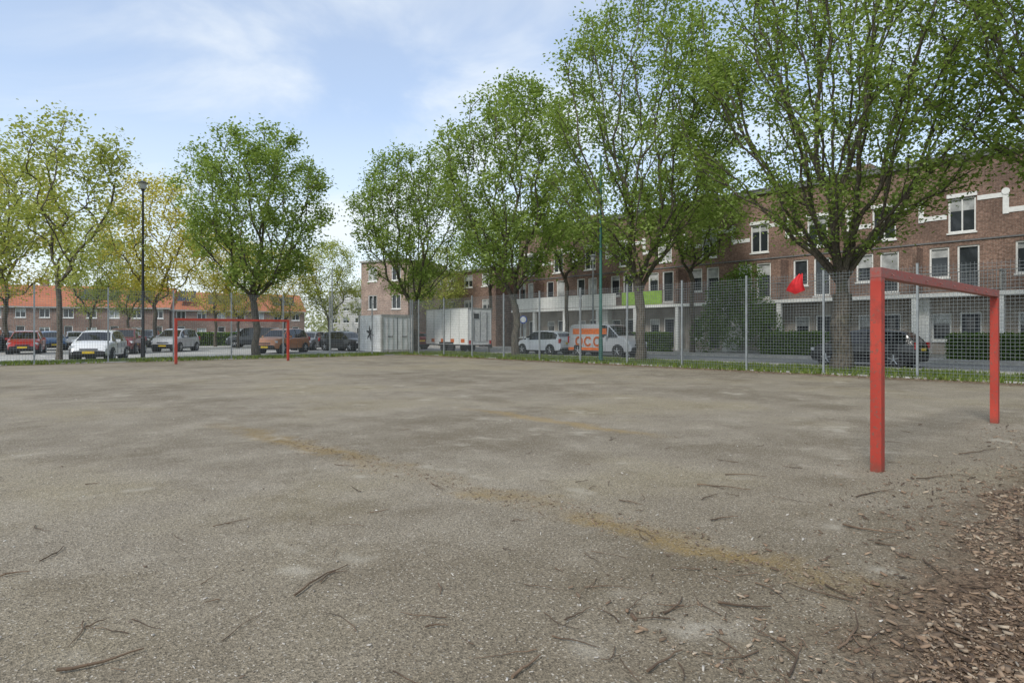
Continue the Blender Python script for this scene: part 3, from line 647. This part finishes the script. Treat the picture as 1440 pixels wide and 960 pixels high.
def block(name,A,B,depth,h,wall,floors,bay,fw=1.1,roof=None,ridge=0,roofmat=None,solar=False,base=.9):
    E=empty(name); A=Vector((*A,0));B=Vector((*B,0)); d=(B-A); L=d.length; d.normalize(); n=Vector((d.y,-d.x,0))
    if n.dot(-A)<0: n=-n
    Ww=MB();Fr=MB();Gl=MB();Rf=MB()
    fh=h/floors; ops=[]; k=int(L/bay)
    for f in range(floors):
        for i in range(k):
            c=(i+.5)*L/k
            if f==0 and i%2==0: ops.append((c-.5,c+.5,.1,2.3,'door'))
            else: ops.append((c-fw/2,c+fw/2,f*fh+base,f*fh+base+min(1.5,fh-base-.35),'w'))
    facade(Ww,Fr,Gl,A,d,n,L,0,h,ops)
    bk=-n*depth; z=Vector((0,0,1))
    for p,q in((A,A+bk),(B,B+bk)):
        Ww.add([p,q,q+z*h,p+z*h],[(0,1,2,3)])
        if ridge: mid=(p+q)/2; Ww.add([p+z*h,q+z*h,mid+z*(h+ridge)],[(0,1,2)])
    Ww.add([A+bk,B+bk,B+bk+z*h,A+bk+z*h],[(0,1,2,3)])
    if ridge:
        e=n*.4; r0=A-d*.2; r1=B+d*.2
        for f0 in (e,bk-e):
            a=r0+f0+z*(h-.1); b=r1+f0+z*(h-.1); c=r1+bk/2+z*(h+ridge+.1); dd=r0+bk/2+z*(h+ridge+.1); t=z*.12
            Rf.add([a,b,c,dd,a-t,b-t,c-t,dd-t],[(0,1,2,3),(4,5,6,7),(0,1,5,4),(1,2,6,5),(3,0,4,7)],0)
        a=r0+e*1.02; Rf.add([a+z*(h-.12),r1+e*1.02+z*(h-.12),r1+e*1.02+z*(h-.3),a+z*(h-.3)],[(0,1,2,3)],1)
        if solar:
            for s0,cnt in solar:
                for i in range(cnt):
                    for rr in (0,1):
                        f=(.30+.27*rr); p0=A+d*(s0+i*1.15)+(e*(1-f)+bk/2*f)+z*(h-.1+(ridge+.2)*f+.12); up=((bk/2-e)+z*(ridge+.2)).normalized()*1.45
                        Rf.add([p0,p0+d*1.05,p0+d*1.05+up,p0+up],[(0,1,2,3)],2)
        for i in range(1,int(L/11)+1):
            c=A+d*(i*11-3)+bk/2
            rz=math.atan2(d.y,d.x); Rf.box((c.x,c.y,h+ridge+.3),(.9,.7,1.3),3,rz)
    else:
        Rf.add([A+z*(h-.2),B+z*(h-.2),B+bk+z*(h-.2),A+bk+z*(h-.2)],[(0,1,2,3)],1)
        rz=math.atan2(d.y,d.x); c=(A+B)/2+n*.05; Rf.box((c.x,c.y,h+.06),(L+.2,.25,.2),1,rz)
        c=A+bk/2-d*.02-n*.1; Rf.box((c.x,c.y,h+.05),(.25,depth-.2,.18),1,rz)
    Ww.make('walls',[wall],E); Fr.make('window_frames',[WHITE],E); Gl.make('glazing_and_doors',[GLASS,CURT,simple('door_dark',(.06,.05,.045),.5)],E)
    Rf.make('roof',[roofmat or DARK,simple('fascia',(.35,.34,.32),.6),glassy('solar_panel',(.015,.02,.035),.15),wall],E)
TILE=NT('orange_tiles'); o=TILE.obj(); n1=TILE.noise(o,.5,4); n2=TILE.noise(o,5,3)
c=TILE.mix(TILE.ramp(n1,.3,.7),(.36,.115,.055),(.47,.17,.08)); c=TILE.mix(TILE.ramp(n2,.4,.7,0,.5),c,(.30,.11,.06)); TILE.l(c,TILE.b.inputs['Base Color']); TILE.b.inputs['Roughness'].default_value=.8
block('brick_row_houses',P(-60,80),P(238,88),9,5.0,BR2,2,2.6,1.2,ridge=2.9,roofmat=TILE.m,solar=[(13,4),(18.5,3),(25,2)])
block('brick_row_houses',P(240,88.6),P(428,98),9,4.8,BR2,2,2.6,1.2,ridge=2.6,roofmat=TILE.m,solar=[(5,4),(14,3)])
block('brick_corner_house',P(508,67),P(574,64),7,8.9,BRL,3,2.4,1.2)
block('brick_apartment_block',P(576,66),P(703,74),8,8.1,BRL,3,2.7,1.5)
block('brick_apartment_block',(37.5,44.5),(37.5,53),8,7.4,BR,3,2.7,1.4)
block('pale_apartment_block',P(462,118),P(512,112),10,9.0,simple('pale_render',(.5,.49,.47),.8),4,3.0,1.8)
# ------------------------------------------------------------------ world & light
w=bpy.data.worlds.new('World'); scene.world=w; w.use_nodes=True; t=w.node_tree; bg=t.nodes['Background']
sky=t.nodes.new('ShaderNodeTexSky'); sky.sky_type='NISHITA'; sky.sun_disc=False
SUN_EL=math.radians(46); sdir=Vector((-.95,-.30,0)).normalized()
az=math.atan2(sdir.x,sdir.y); sky.sun_elevation=SUN_EL; sky.sun_rotation=az; sky.air_density=1.0; sky.dust_density=.6
tc=t.nodes.new('ShaderNodeTexCoord'); mp=t.nodes.new('ShaderNodeMapping'); mp.inputs['Scale'].default_value=(1,1,2.6); mp.inputs['Rotation'].default_value=(0,0,.9)
t.links.new(tc.outputs['Generated'],mp.inputs[0]); nz=t.nodes.new('ShaderNodeTexNoise'); t.links.new(mp.outputs[0],nz.inputs['Vector'])
nz.inputs['Scale'].default_value=2.0; nz.inputs['Detail'].default_value=6; nz.inputs['Roughness'].default_value=.55; nz.inputs['Distortion'].default_value=.5
mr=t.nodes.new('ShaderNodeMapRange'); mr.interpolation_type='SMOOTHSTEP'; t.links.new(nz.outputs[0],mr.inputs[0]); mr.inputs[1].default_value=.40; mr.inputs[2].default_value=.70; mr.inputs[3].default_value=.32; mr.inputs[4].default_value=.92
sp=t.nodes.new('ShaderNodeSeparateXYZ'); t.links.new(tc.outputs['Generated'],sp.inputs[0])
hz=t.nodes.new('ShaderNodeMapRange'); t.links.new(sp.outputs[2],hz.inputs[0]); hz.inputs[1].default_value=0; hz.inputs[2].default_value=.45; hz.inputs[3].default_value=.92; hz.inputs[4].default_value=.1
mx=t.nodes.new('ShaderNodeMath'); mx.operation='MAXIMUM'; t.links.new(mr.outputs[0],mx.inputs[0]); t.links.new(hz.outputs[0],mx.inputs[1])
sb=t.nodes.new('ShaderNodeMix'); sb.data_type='RGBA'; sb.blend_type='MULTIPLY'; sb.inputs[0].default_value=1; t.links.new(sky.outputs[0],sb.inputs[6]); sb.inputs[7].default_value=(1.3,1.4,1.5,1)
mc=t.nodes.new('ShaderNodeMix'); mc.data_type='RGBA'; t.links.new(mx.outputs[0],mc.inputs[0]); t.links.new(sb.outputs[2],mc.inputs[6]); mc.inputs[7].default_value=(6.4,6.8,7.1,1)
t.links.new(mc.outputs[2],bg.inputs[0]); bg.inputs[1].default_value=.15
sl=bpy.data.lights.new('sun','SUN'); sl.energy=2.6; sl.angle=math.radians(15); sl.color=(1,.95,.88); so=bpy.data.objects.new('sun',sl); scene.collection.objects.link(so)
d=Vector((sdir.x*math.cos(SUN_EL),sdir.y*math.cos(SUN_EL),math.sin(SUN_EL))); so.rotation_euler=d.to_track_quat('Z','Y').to_euler(); so.location=(0,0,30)
cam=bpy.data.cameras.new('camera'); co=bpy.data.objects.new('camera',cam); scene.collection.objects.link(co); co.location=(0,0,CH)
co.rotation_euler=(math.pi/2,0,-math.atan2(SA,CA)); cam.lens=F/1440*36; cam.sensor_width=36; cam.shift_y=-12/1440; cam.clip_end=3000; cam.clip_start=.05
scene.camera=co
scene.view_settings.view_transform='Standard'; scene.view_settings.look='None'; scene.view_settings.exposure=0
